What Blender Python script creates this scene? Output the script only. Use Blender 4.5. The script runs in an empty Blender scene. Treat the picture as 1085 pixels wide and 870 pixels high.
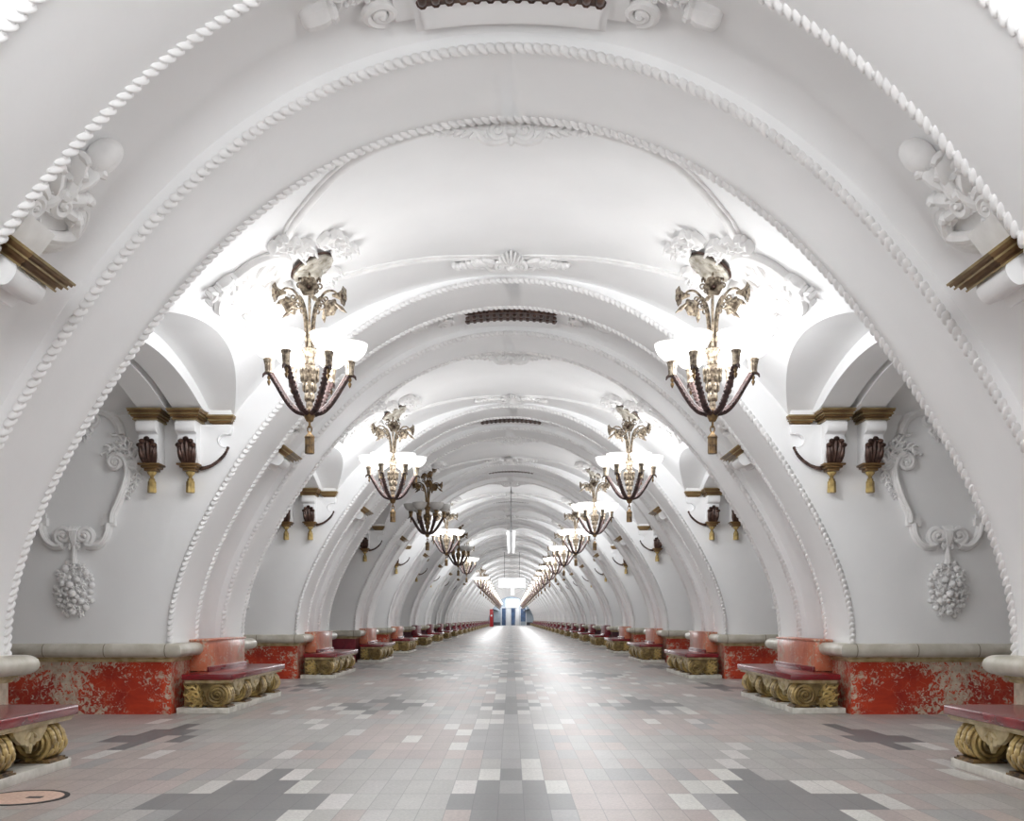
import bpy, bmesh, math, random
from mathutils import Vector, Matrix
import numpy as np
random.seed(7)
PI = math.pi
scn = bpy.context.scene
COL = scn.collection

# ------------------------------------------------------------------ plan of the hall (metres)
EYE = 1.2                 # camera height, also the springing height of the vaults
RR = 4.27                 # rib crown above the eye
RB = 4.33                 # bay vault radius
P = 7.376                 # one pylon and one passage
E0 = 5.10                 # near face of the first pylon
TH = 3.34                 # pylon thickness
BAY = P - TH
NPY = 25                  # pylons ahead of the camera
XB = 4.283                # face of the marble base
XO = 7.6                  # outer end of the passages
ZS = 2.57                 # springing of the passage vaults above the eye
def E(i): return E0 + P * i
def D(i): return E(i) + TH
_phi = np.radians([0, 16, 27, 34.5, 47.3, 56, 62.2, 67, 75.6, 79.5, 90, 94])
_n = np.array([1, .985, .962, .947, .931, .928, .930, .933, .962, .972, 1.004, 1.008])
_A = np.stack([_phi ** k for k in (0, 2, 4, 6, 8)], 1)
_c = np.linalg.lstsq(_A, _n, rcond=None)[0]
def ribr(p): return RR * float(sum(c * p ** k for c, k in zip(_c, (0, 2, 4, 6, 8))))
def on_rib(p, d=0.0):
    r = ribr(p) + d
    return r * math.sin(p), EYE + r * math.cos(p)
def solve_phi(ze):        # angle at which the rib stands ze above the eye
    a, b = 0.0, math.radians(97)
    for _ in range(50):
        m = (a + b) / 2
        if ribr(m) * math.cos(m) > ze: a = m
        else: b = m
    return a
PH_BASE = solve_phi(.86 - EYE)
PH_S = solve_phi(ZS)

# ------------------------------------------------------------------ materials
MAT = {}
def new_mat(name):
    m = bpy.data.materials.new(name); m.use_nodes = True
    nt = m.node_tree; b = nt.nodes['Principled BSDF']
    MAT[name] = m
    return m, nt, b
def N(nt, t, **kw):
    n = nt.nodes.new(t)
    for k, v in kw.items(): setattr(n, k, v)
    return n
def ramp(nt, fac, stops):
    r = N(nt, 'ShaderNodeValToRGB')
    el = r.color_ramp.elements
    while len(el) < len(stops): el.new(.5)
    for e, (p, c) in zip(el, stops):
        e.position = p; e.color = (*c, 1)
    nt.links.new(fac, r.inputs['Fac'])
    return r.outputs['Color']
def noise(nt, scale, detail=4, rough=.5, coord='Object', dist=0):
    tc = N(nt, 'ShaderNodeTexCoord'); n = N(nt, 'ShaderNodeTexNoise')
    n.inputs['Scale'].default_value = scale; n.inputs['Detail'].default_value = detail
    n.inputs['Roughness'].default_value = rough; n.inputs['Distortion'].default_value = dist
    nt.links.new(tc.outputs[coord], n.inputs['Vector'])
    return n.outputs['Fac']
def bump(nt, b, h, strength, dist=.01):
    n = N(nt, 'ShaderNodeBump'); n.inputs['Strength'].default_value = strength
    n.inputs['Distance'].default_value = dist
    nt.links.new(h, n.inputs['Height']); nt.links.new(n.outputs['Normal'], b.inputs['Normal'])
def mottled(name, c1, c2, scale, rough=.5, metal=0, bs=.0, spec=.5, lo=.35, hi=.65, detail=5):
    m, nt, b = new_mat(name)
    f = noise(nt, scale, detail)
    nt.links.new(ramp(nt, f, [(lo, c1), (hi, c2)]), b.inputs['Base Color'])
    b.inputs['Roughness'].default_value = rough; b.inputs['Metallic'].default_value = metal
    b.inputs['Specular IOR Level'].default_value = spec
    if bs: bump(nt, b, noise(nt, scale * 2.5, 4), bs)
    return m
mottled('plaster', (.835, .838, .84), (.895, .897, .90), .9, .65, 0, .0, .3, .3, .7, 8)
_nt = MAT['plaster'].node_tree; bump(_nt, _nt.nodes['Principled BSDF'], noise(_nt, 14, 6), .12, .01)
mottled('relief_plaster', (.79, .785, .78), (.88, .875, .87), 6, .6, 0, .05, .3)
mottled('gilt', (.17, .11, .035), (.60, .44, .17), 6, .36, .25, .2, .5, .36, .60)
mottled('pale_gilt', (.36, .27, .12), (.66, .56, .34), 7, .4, .25, .15, .5)
mottled('gilt_ground', (.10, .062, .022), (.30, .215, .085), 8, .42, .25, .2)
mottled('bronze', (.055, .035, .022), (.30, .19, .08), 16, .38, .5, .25)
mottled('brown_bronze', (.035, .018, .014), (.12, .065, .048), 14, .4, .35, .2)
mottled('ledge_bronze', (.13, .070, .030), (.26, .155, .060), 3, .36, .45, .1)
mottled('ledge_gilt', (.20, .14, .06), (.40, .31, .15), 5, .38, .4, .1)
mottled('arm_bronze', (.028, .015, .014), (.085, .045, .04), 18, .55, .15, .2)
mottled('canopy_metal', (.28, .25, .20), (.56, .53, .47), 14, .4, .2, .1)
mottled('lamp_gilt', (.085, .06, .04), (.36, .30, .22), 26, .4, .3, .3, .5, .40, .60)
mottled('coping_stone', (.46, .43, .35), (.60, .57, .50), 5, .35, 0, .05, .5)
mottled('white_stone', (.55, .53, .47), (.74, .72, .66), 9, .45, 0, .05)
mottled('seat_red', (.15, .008, .013), (.25, .013, .018), 3, .22, 0, .02, .6)
mottled('pink_disc', (.60, .40, .32), (.74, .54, .44), 40, .5)
mottled('black_iron', (.02, .02, .02), (.05, .05, .05), 20, .5)
mottled('white_paint', (.75, .76, .78), (.82, .83, .85), 2, .4)
mottled('red_paint', (.50, .02, .025), (.62, .03, .03), 3, .35)
mottled('blue_lit_wall', (.32, .38, .44), (.42, .48, .54), 1.2, .5)
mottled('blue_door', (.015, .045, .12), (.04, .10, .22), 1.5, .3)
mottled('dark_wall', (.03, .035, .05), (.06, .065, .08), 2, .5)
_nt = MAT['coping_stone'].node_tree; _b = _nt.nodes['Principled BSDF']
_tc = N(_nt, 'ShaderNodeTexCoord'); _sx = N(_nt, 'ShaderNodeSeparateXYZ'); _nt.links.new(_tc.outputs['Object'], _sx.inputs[0])
_pp = N(_nt, 'ShaderNodeMath', operation='PINGPONG'); _pp.inputs[1].default_value = .38
_ab = N(_nt, 'ShaderNodeMath', operation='ADD'); _ab.inputs[1].default_value = .02; _nt.links.new(_sx.outputs['X'], _ab.inputs[0]); _nt.links.new(_ab.outputs[0], _pp.inputs[0])
_lt = N(_nt, 'ShaderNodeMath', operation='LESS_THAN'); _lt.inputs[1].default_value = .006; _nt.links.new(_pp.outputs[0], _lt.inputs[0])
_mx = N(_nt, 'ShaderNodeMix', data_type='RGBA'); _nt.links.new(_lt.outputs[0], _mx.inputs['Factor'])
_nt.links.new(_b.inputs['Base Color'].links[0].from_socket, _mx.inputs['A']); _mx.inputs['B'].default_value = (.20, .17, .12, 1)
_nt.links.new(_mx.outputs['Result'], _b.inputs['Base Color'])
def marble(name, base, mid, spot, vein, spotlo=.56):
    m, nt, b = new_mat(name)
    f = noise(nt, 2.2, 6, .6, dist=.6)
    c1 = ramp(nt, f, [(.30, base), (.62, mid)])
    mx = N(nt, 'ShaderNodeMix', data_type='RGBA')
    # pale and grey inclusions in patches
    patch = noise(nt, .9, 3); spots = noise(nt, 17, 6, .70, dist=1.0)
    mul = N(nt, 'ShaderNodeMath', operation='MULTIPLY'); nt.links.new(patch, mul.inputs[0]); nt.links.new(spots, mul.inputs[1])
    r = N(nt, 'ShaderNodeMapRange'); r.inputs['From Min'].default_value = spotlo * .5; r.inputs['From Max'].default_value = spotlo * .5 + .034
    nt.links.new(mul.outputs[0], r.inputs['Value'])
    nt.links.new(r.outputs[0], mx.inputs['Factor']); nt.links.new(c1, mx.inputs['A'])
    c2 = ramp(nt, noise(nt, 14, 4), [(.35, spot), (.62, (spot[0] * .72, spot[1] * .68, spot[2] * .64))])
    nt.links.new(c2, mx.inputs['B'])
    # thin veins
    tc = N(nt, 'ShaderNodeTexCoord'); vo = N(nt, 'ShaderNodeTexVoronoi', feature='DISTANCE_TO_EDGE'); vo.inputs['Scale'].default_value = 5.5
    nz = N(nt, 'ShaderNodeTexNoise'); nz.inputs['Scale'].default_value = 4; nz.inputs['Detail'].default_value = 5
    nt.links.new(tc.outputs['Object'], nz.inputs['Vector'])
    ad = N(nt, 'ShaderNodeMixRGB'); ad.inputs['Fac'].default_value = .28
    nt.links.new(tc.outputs['Object'], ad.inputs['Color1']); nt.links.new(nz.outputs['Color'], ad.inputs['Color2'])
    nt.links.new(ad.outputs['Color'], vo.inputs['Vector'])
    vr = N(nt, 'ShaderNodeMapRange'); vr.inputs['From Min'].default_value = .0; vr.inputs['From Max'].default_value = .022
    vr.inputs['To Min'].default_value = .26; vr.inputs['To Max'].default_value = 0
    nt.links.new(vo.outputs['Distance'], vr.inputs['Value'])
    m2 = N(nt, 'ShaderNodeMix', data_type='RGBA')
    nt.links.new(vr.outputs[0], m2.inputs['Factor']); nt.links.new(mx.outputs['Result'], m2.inputs['A']); m2.inputs['B'].default_value = (*vein, 1)
    nt.links.new(m2.outputs['Result'], b.inputs['Base Color'])
    b.inputs['Roughness'].default_value = .28; b.inputs['Specular IOR Level'].default_value = .45
marble('red_marble', (.26, .016, .014), (.58, .062, .022), (.64, .55, .44), (.62, .32, .22), .465)
marble('purple_marble', (.10, .012, .025), (.24, .025, .04), (.34, .22, .22), (.36, .17, .16), .60)
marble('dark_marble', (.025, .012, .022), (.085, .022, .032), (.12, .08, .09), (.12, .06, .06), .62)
marble('orange_marble', (.40, .075, .035), (.60, .19, .10), (.64, .48, .37), (.66, .42, .31), .58)
def glow(name, col, s, sample=False):
    m, nt, b = new_mat(name)
    b.inputs['Base Color'].default_value = (*col, 1)
    b.inputs['Emission Color'].default_value = (*col, 1); b.inputs['Emission Strength'].default_value = s
    b.inputs['Roughness'].default_value = .3
    if not sample:
        try: m.cycles.emission_sampling = 'NONE'
        except Exception: pass
glow('lit_glass', (1, .98, .95), 1.4)
glow('lit_panel', (.95, .98, 1), 2.5)
glow('tube_light', (1, 1, 1), .6)
mottled('dull_glass', (.50, .49, .47), (.60, .59, .57), 6, .25)
# floor: every slab has its own stone colour (face colours), joints drawn by position
m, nt, b = new_mat('granite_floor')
at = N(nt, 'ShaderNodeVertexColor', layer_name='stone')
gr = noise(nt, 42, 6, .8)
g2 = noise(nt, 3.0, 5, .6)
TW, TL = .165, P / 13
geo = N(nt, 'ShaderNodeTexCoord'); sep = N(nt, 'ShaderNodeSeparateXYZ'); nt.links.new(geo.outputs['Object'], sep.inputs[0])
def joint(sock, w, off, half):
    a = N(nt, 'ShaderNodeMath', operation='ADD'); a.inputs[1].default_value = off + 1000 * w; nt.links.new(sock, a.inputs[0])
    mo = N(nt, 'ShaderNodeMath', operation='PINGPONG'); mo.inputs[1].default_value = w / 2; nt.links.new(a.outputs[0], mo.inputs[0])
    lt = N(nt, 'ShaderNodeMath', operation='LESS_THAN'); lt.inputs[1].default_value = half; nt.links.new(mo.outputs[0], lt.inputs[0])
    return lt.outputs[0]
jx = joint(sep.outputs['X'], TW, TW / 2, .003); jy = joint(sep.outputs['Y'], TL, 0, .008)
mxj = N(nt, 'ShaderNodeMath', operation='MAXIMUM'); nt.links.new(jx, mxj.inputs[0]); nt.links.new(jy, mxj.inputs[1])
rg = N(nt, 'ShaderNodeMapRange'); rg.inputs['To Min'].default_value = .1; rg.inputs['To Max'].default_value = 1.95; nt.links.new(gr, rg.inputs['Value'])
rg2 = N(nt, 'ShaderNodeMapRange'); rg2.inputs['To Min'].default_value = .80; rg2.inputs['To Max'].default_value = 1.2; nt.links.new(g2, rg2.inputs['Value'])
mm = N(nt, 'ShaderNodeMath', operation='MULTIPLY'); nt.links.new(rg.outputs[0], mm.inputs[0]); nt.links.new(rg2.outputs[0], mm.inputs[1])
dk = N(nt, 'ShaderNodeMapRange'); dk.inputs['To Min'].default_value = 1; dk.inputs['To Max'].default_value = .5; nt.links.new(mxj.outputs[0], dk.inputs['Value'])
m3 = N(nt, 'ShaderNodeMath', operation='MULTIPLY'); nt.links.new(mm.outputs[0], m3.inputs[0]); nt.links.new(dk.outputs[0], m3.inputs[1])
vm = N(nt, 'ShaderNodeVectorMath', operation='SCALE'); nt.links.new(at.outputs['Color'], vm.inputs[0]); nt.links.new(m3.outputs[0], vm.inputs['Scale'])
nt.links.new(vm.outputs[0], b.inputs['Base Color'])
b.inputs['Roughness'].default_value = .37; b.inputs['Specular IOR Level'].default_value = .62
b.inputs['Sheen Weight'].default_value = .2; b.inputs['Sheen Roughness'].default_value = .45

# ------------------------------------------------------------------ mesh builder
class MB:
    def __init__(s): s.v = []; s.f = []
    def add(s, v, f):
        o = len(s.v); s.v += [tuple(p) for p in v]; s.f += [tuple(i + o for i in q) for q in f]
        return s
    def box(s, x0, x1, y0, y1, z0, z1):
        v = [(x, y, z) for x in (x0, x1) for y in (y0, y1) for z in (z0, z1)]
        return s.add(v, [(0, 1, 3, 2), (4, 6, 7, 5), (0, 4, 5, 1), (2, 3, 7, 6), (0, 2, 6, 4), (1, 5, 7, 3)])
    def prism(s, poly, w0, w1):          # poly in (u,v), extruded along w
        n = len(poly)
        v = [(u, w, w0) for u, w in poly] + [(u, w, w1) for u, w in poly]
        f = [tuple(range(n - 1, -1, -1)), tuple(range(n, 2 * n))] + [(i, (i + 1) % n, (i + 1) % n + n, i + n) for i in range(n)]
        return s.add(v, f)
    def grid(s, rows, closed=False):
        n = len(rows[0]); v = [p for r in rows for p in r]; f = []
        for i in range(len(rows) - 1):
            for j in range(n if closed else n - 1):
                k = (j + 1) % n
                f.append((i * n + j, i * n + k, (i + 1) * n + k, (i + 1) * n + j))
        return s.add(v, f)
    def tube(s, path, rad, seg=8, caps=True, flat=1.0, up=None):
        pts = [Vector(p) for p in path]; n = len(pts)
        rads = rad if isinstance(rad, (list, tuple)) else [rad] * n
        ref = None; rows = []
        for i, p in enumerate(pts):
            t = (pts[min(i + 1, n - 1)] - pts[max(i - 1, 0)]).normalized()
            if ref is None:
                ref = Vector(up) if up else (Vector((0, 0, 1)) if abs(t.z) < .9 else Vector((1, 0, 0)))
            a = ref - t * ref.dot(t)
            if a.length < 1e-5: a = t.orthogonal()
            a.normalize(); ref = Vector(up) if up else a; c = t.cross(a)
            rows.append([p + (a * math.cos(q) * flat + c * math.sin(q)) * rads[i] for q in [2 * PI * k / seg for k in range(seg)]])
        o = len(s.v); s.grid(rows, True)
        if caps:
            s.f.append(tuple(range(o + seg - 1, o - 1, -1))); e = o + (n - 1) * seg; s.f.append(tuple(range(e, e + seg)))
        return s
    def lathe(s, prof, seg=16, o=(0, 0, 0), flute=0, nf=0, caps=True):
        rows = []
        for r, z in prof:
            rows.append([(o[0] + r * (1 + flute * math.cos(nf * q)) * math.cos(q), o[1] + r * (1 + flute * math.cos(nf * q)) * math.sin(q), o[2] + z)
                         for q in [2 * PI * k / seg for k in range(seg)]])
        b0 = len(s.v); s.grid(rows, True)
        if caps:
            s.f.append(tuple(range(b0 + seg - 1, b0 - 1, -1))); e = b0 + (len(prof) - 1) * seg; s.f.append(tuple(range(e, e + seg)))
        return s
    def ell(s, c, ax, ang=0, nu=8, nv=5):
        ca, sa = math.cos(ang), math.sin(ang); v = []; f = []
        for i in range(nv + 1):
            t = PI * i / nv
            for j in range(nu):
                q = 2 * PI * j / nu
                x, y, z = ax[0] * math.cos(t), ax[1] * math.sin(t) * math.cos(q), ax[2] * math.sin(t) * math.sin(q)
                v.append((c[0] + x * ca - y * sa, c[1] + x * sa + y * ca, c[2] + z))
        for i in range(nv):
            for j in range(nu):
                k = (j + 1) % nu
                if i == 0: f.append((j, nu + k, nu + j))
                elif i == nv - 1: f.append((i * nu + j, i * nu + k, (i + 1) * nu))
                else: f.append((i * nu + j, i * nu + k, (i + 1) * nu + k, (i + 1) * nu + j))
        return s.add(v, f)
    def map(s, fn): s.v = [tuple(fn(*p)) for p in s.v]; return s
    def join(s, o): return s.add(o.v, o.f)
    def mesh(s, name, mats, mi=None, angle=38, bevel=0):
        me = bpy.data.meshes.new(name)
        me.from_pydata(s.v, [], s.f); me.validate()
        bm = bmesh.new(); bm.from_mesh(me)
        if mi is None:
            bmesh.ops.remove_doubles(bm, verts=bm.verts, dist=1e-5)
        if bevel:
            es = [e for e in bm.edges if len(e.link_faces) == 2 and e.calc_face_angle(0) > .6]
            bmesh.ops.bevel(bm, geom=es, offset=bevel, segments=2, profile=.5, affect='EDGES')
        bmesh.ops.recalc_face_normals(bm, faces=bm.faces)
        bm.to_mesh(me); bm.free()
        for mn in mats: me.materials.append(MAT[mn])
        if mi is not None and len(mi) == len(me.polygons):
            me.polygons.foreach_set('material_index', mi)
        me.polygons.foreach_set('use_smooth', [True] * len(me.polygons))
        me.set_sharp_from_angle(angle=math.radians(angle))
        return me

def link(name, me, parent=None, loc=None):
    o = bpy.data.objects.new(name, me); COL.objects.link(o)
    if parent: o.parent = parent
    if loc: o.location = loc
    return o
def struct(name, me, loc=(0, 0, 0)):
    o = link(name, me, None, loc); o['kind'] = 'structure'; return o
def tag(o, label, cat, group=None):
    o['label'] = label; o['category'] = cat
    if group: o['group'] = group
    return o

class Spec:
    """parts of one kind of thing; (name, builder, material, parent index, bevel, label)"""
    def __init__(s, name): s.name = name; s.parts = []; s.cache = {}
    def part(s, name, mb, mat, sub=None, bevel=0, label=None, angle=38):
        s.parts.append([name, mb, mat, sub, bevel, label, angle]); return len(s.parts) - 1
    def swapped(s, swap):
        key = tuple(sorted(swap.items()))
        return key
    def make(s, loc, rotz=0, mirror=False, full=True, swap={}):
        key = tuple(sorted(swap.items())); sc = (-1, 1, 1) if mirror else (1, 1, 1)
        if full:
            root = link(s.name, None, None, loc); root.empty_display_size = .1
            objs = []
            for i, (n, mb, mt, sub, bv, lab, ang) in enumerate(s.parts):
                mt = swap.get(mt, mt); k = (i, mt)
                if k not in s.cache: s.cache[k] = mb.mesh(n, [mt], None, ang, bv)
                o = link(n, s.cache[k], objs[sub] if sub is not None else root)
                if lab: o['label'] = lab
                objs.append(o)
        else:
            k = ('joined', key)
            if k not in s.cache:
                al = MB(); mats = []; mi = []
                for n, mb, mt, sub, bv, lab, ang in s.parts:
                    mt = swap.get(mt, mt)
                    if mt not in mats: mats.append(mt)
                    al.join(mb); mi += [mats.index(mt)] * len(mb.f)
                s.cache[k] = al.mesh(s.name, mats, mi)
            root = link(s.name, s.cache[k], None, loc)
        root.scale = sc; root.rotation_euler.z = rotz
        return root

# ------------------------------------------------------------------ ornament helpers, local (u right, v up, w out of the wall)
def spiral(cx, cy, r0, r1, turns, a0, sgn=1, n=None):
    n = n or int(14 * turns) + 3
    return [(cx + (r0 + (r1 - r0) * k / (n - 1)) * math.cos(a0 + sgn * 2 * PI * turns * k / (n - 1)),
             cy + (r0 + (r1 - r0) * k / (n - 1)) * math.sin(a0 + sgn * 2 * PI * turns * k / (n - 1))) for k in range(n)]
def smooth(pts, n=8):
    p = [Vector((a[0], a[1], 0)) for a in pts]; out = []
    for i in range(len(p) - 1):
        a, b_, c, d = p[max(i - 1, 0)], p[i], p[i + 1], p[min(i + 2, len(p) - 1)]
        for k in range(n):
            t = k / n
            q = .5 * ((2 * b_) + (c - a) * t + (2 * a - 5 * b_ + 4 * c - d) * t * t + (3 * b_ - a - 3 * c + d) * t ** 3)
            out.append((q.x, q.y))
    out.append((p[-1].x, p[-1].y)); return out
def band(mb, pts, rad, w=0.02, seg=8, flat=1.0):
    return mb.tube([(u, v, w) for u, v in pts], rad, seg, True, flat, (0, 0, 1))
def volute(mb, cx, cy, r, a0, sgn=1, turns=1.6, t=.02, w=.02):
    sp = spiral(cx, cy, r, r * .22, turns, a0, sgn)
    n = len(sp); mb.tube([(u, v, w + .25 * r * k / n) for k, (u, v) in enumerate(sp)], [t * (1 - .45 * k / n) for k in range(n)], 7, True, 1.0, (0, 0, 1))
    mb.ell((cx, cy, w + .2 * r), (r * .3, r * .3, r * .35)); return mb
def acanthus(mb, path, size, n, w=.02, thick=.035, taper=.5, both=True, rnd=None):
    rnd = rnd or random
    L = len(path)
    for k in range(n):
        t = (k + .5) / n; i = min(int(t * (L - 1)), L - 2)
        u, v = path[i]; du, dv = path[i + 1][0] - u, path[i + 1][1] - v; a = math.atan2(dv, du)
        s = size * (1 - taper * t) * rnd.uniform(.85, 1.15)
        for sg in ((1, -1) if both else (1,)):
            b_ = a + sg * rnd.uniform(.75, 1.05)
            mb.ell((u + .45 * s * math.cos(b_), v + .45 * s * math.sin(b_), w + .3 * thick), (s * .58, s * .27, thick * (1.15 - .3 * t)), b_, 7, 4)
            mb.ell((u + .95 * s * math.cos(b_ - sg * .25), v + .95 * s * math.sin(b_ - sg * .25), w + .6 * thick), (s * .22, s * .16, thick * .9), b_ - sg * .9, 6, 4)
    mb.tube([(u, v, w + thick * .5) for u, v in path], [thick * .55 * (1 - .5 * k / L) for k in range(L)], 6, True, 1, (0, 0, 1))
    return mb
def mir(mb):
    o = MB(); o.v = [(-x, y, z) for x, y, z in mb.v]; o.f = [tuple(reversed(q)) for q in mb.f]; mb.join(o); return mb

# ------------------------------------------------------------------ the setting
PHN = 88
def phis(a, b, n): return [a + (b - a) * k / n for k in range(n + 1)]
# pylon part of the vault: two flat ribs with a coved recess between them
def pylon_vault():
    prof = [(0, 0), (1.04, 0), (1.04, .12)]
    cove = [(1.04 + .28 * t, .12 + .14 * math.sin(t * PI / 2)) for t in [k / 6 for k in range(1, 7)]]
    prof += cove + [(TH - y, d) for y, d in reversed(cove)] + [(TH - 1.04, .12), (TH - 1.04, 0), (TH, 0)]
    rows = []
    for ph in phis(-PH_BASE - .03, PH_BASE + .03, PHN):
        rows.append([(on_rib(abs(ph), d)[0] * (1 if ph > 0 else -1), y, on_rib(abs(ph), d)[1]) for y, d in prof])
    mb = MB().grid(rows)
    for y in (0, TH):                    # the riser between rib edge and bay vault, both faces of the pylon
        for sg in (1, -1):
            a = []; c = []
            for ph in phis(0, PH_S, 40):
                x, z = on_rib(ph); a.append((sg * x, y, z))
                c.append((sg * RB * math.sin(ph), y, EYE + RB * math.cos(ph)))
            mb.grid([a, c])
            pb = math.acos(ZS / RB)
            tri = [a[-1]] + [(sg * RB * math.sin(q), y, EYE + RB * math.cos(q)) for q in phis(PH_S, pb, 5)]
            mb.add(tri, [tuple(range(len(tri)))])
    return mb
def arch_z(u):                            # passage vault, height above the eye; u from its middle
    ra = ((BAY / 2) ** 2 + .46 ** 2) / .92
    return ZS + math.sqrt(ra * ra - u * u) - (ra - .46)
def bay_vault():
    ys = [BAY * k / 24 for k in range(25)]; rows = []
    for y in ys:
        z = arch_z(y - BAY / 2); pg = math.acos(z / RB)
        rows.append([(RB * math.sin(p), y, EYE + RB * math.cos(p)) for p in phis(-pg, pg, 48)])
    return MB().grid(rows)
def passage_vault():                      # left-hand one
    mb = MB(); ys = [BAY * k / 24 for k in range(25)]; rows = []
    for y in ys:
        z = arch_z(y - BAY / 2); xg = math.sqrt(RB * RB - z * z)
        rows.append([(-xg, y, EYE + z), (-5.2, y, EYE + z), (-XO, y, EYE + z)])
    mb.grid(rows)
    for x0, x1, dr in ((-4.13, -3.77, .17), (-4.56, -4.22, .17), (-6.2, -5.6, .12)):
        rows = []
        for y in ys:
            z = EYE + arch_z(y - BAY / 2)
            q = min(dr, arch_z(y - BAY / 2) - ZS)
            rows.append([(x1, y, z + .02), (x1, y, z - q), (x0, y, z - q), (x0, y, z + .02)])
        mb.grid(rows)
    return mb
def passage_wall():                       # left; plane y = 0
    a = []; c = []
    for k in range(41):
        z = -.5 + (ZS + .5) * k / 40; ph = solve_phi(z); x = ribr(ph) * math.sin(ph)
        a.append((-x, 0, EYE + z)); c.append((-XO, 0, EYE + z))
    return MB().grid([a, c])
me_py = pylon_vault().mesh('pylon_vault', ['plaster'], None, 30)
me_bay = bay_vault().mesh('bay_vault', ['plaster'], None, 60)
me_pas = passage_vault().mesh('passage_vault', ['plaster'], None, 30)
me_pw = passage_wall().mesh('passage_wall', ['plaster'], None, 30)
# rope moulding along a rib edge
def rope(nl_step=.070, rad=.040):
    pts = []; ph = -PH_BASE
    tab = [(p, *on_rib(abs(p))) for p in phis(-PH_BASE, PH_BASE, 1200)]
    tab = [(p, x if p > 0 else -x, z) for p, x, z in tab]
    acc = 0; mb = MB(); last = None; nxt = .02
    for k in range(1, len(tab)):
        x0, z0, x1, z1 = tab[k - 1][1], tab[k - 1][2], tab[k][1], tab[k][2]
        acc += math.hypot(x1 - x0, z1 - z0)
        if acc >= nxt:
            nxt += nl_step
            t = Vector((x1 - x0, 0, z1 - z0)).normalized(); yv = Vector((0, 1, 0)); nr = t.cross(yv)
            lo = MB().ell((0, 0, 0), (.066, rad * .60, rad), .80, 9, 7)
            o = Vector((x1, 0, z1))
            lo.map(lambda a, b_, c: o + t * a + yv * b_ + nr * c)
            mb.join(lo)
    mb.tube([(x, 0, z) for p, x, z in tab[::12]], rad * .5, 6, False, 1, (0, 1, 0))
    return mb
me_rope = rope().mesh('rope_moulding', ['relief_plaster'], None, 60)
me_cord = MB().tube([((1 if p > 0 else -1) * on_rib(abs(p))[0], 0, on_rib(abs(p))[1]) for p in phis(-PH_BASE, PH_BASE, 90)], .036, 7, False, 1, (0, 1, 0)).mesh('cord_moulding', ['relief_plaster'], None, 60)
IMIN = -1
for i in range(IMIN, NPY):
    struct('ceiling', me_py, (0, E(i), 0))
    k = 1
    for y in (0, 1.04, TH - 1.04, TH):
        struct('trim_%d' % k, me_rope if i < 9 else me_cord, (0, E(i) + y, 0)); k += 1
    for mirror in (False, True):
        nm = 'wall_right' if mirror else 'wall_left'
        for y in (E(i), D(i)):
            o = struct(nm, me_pw, (0, y, 0)); o.scale.x = -1 if mirror else 1
for i in range(IMIN - 1, NPY):
    struct('ceiling', me_bay, (0, D(i), 0))
    for mirror in (False, True):
        o = struct('ceiling', me_pas, (0, D(i), 0)); o.scale.x = -1 if mirror else 1
# platform tunnels beyond the passages
Y0, Y1 = E(IMIN) - BAY, E(NPY)
for sg, nm in ((-1, 'left'), (1, 'right')):
    mb = MB(); sec = [(XO, 5.2), (XO + .6, 5.6), (XO + 2, 5.9), (XO + 3.6, 5.2), (XO + 4.6, 3.6), (XO + 4.8, 1.8), (XO + 4.6, 0)]
    mb.grid([[(sg * x, y, z) for x, z in sec] for y in (Y0, Y1)])
    struct('wall_platform_' + nm, mb.mesh('platform_wall', ['plaster']))
    # outer face of the pylons above the passage heads
    mb = MB().box(sg * XO - .02, sg * XO + .02, Y0, Y1, EYE + ZS + .46, 5.25)
    struct('wall_outer_' + nm, mb.mesh('outer_wall', ['plaster']))
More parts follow.
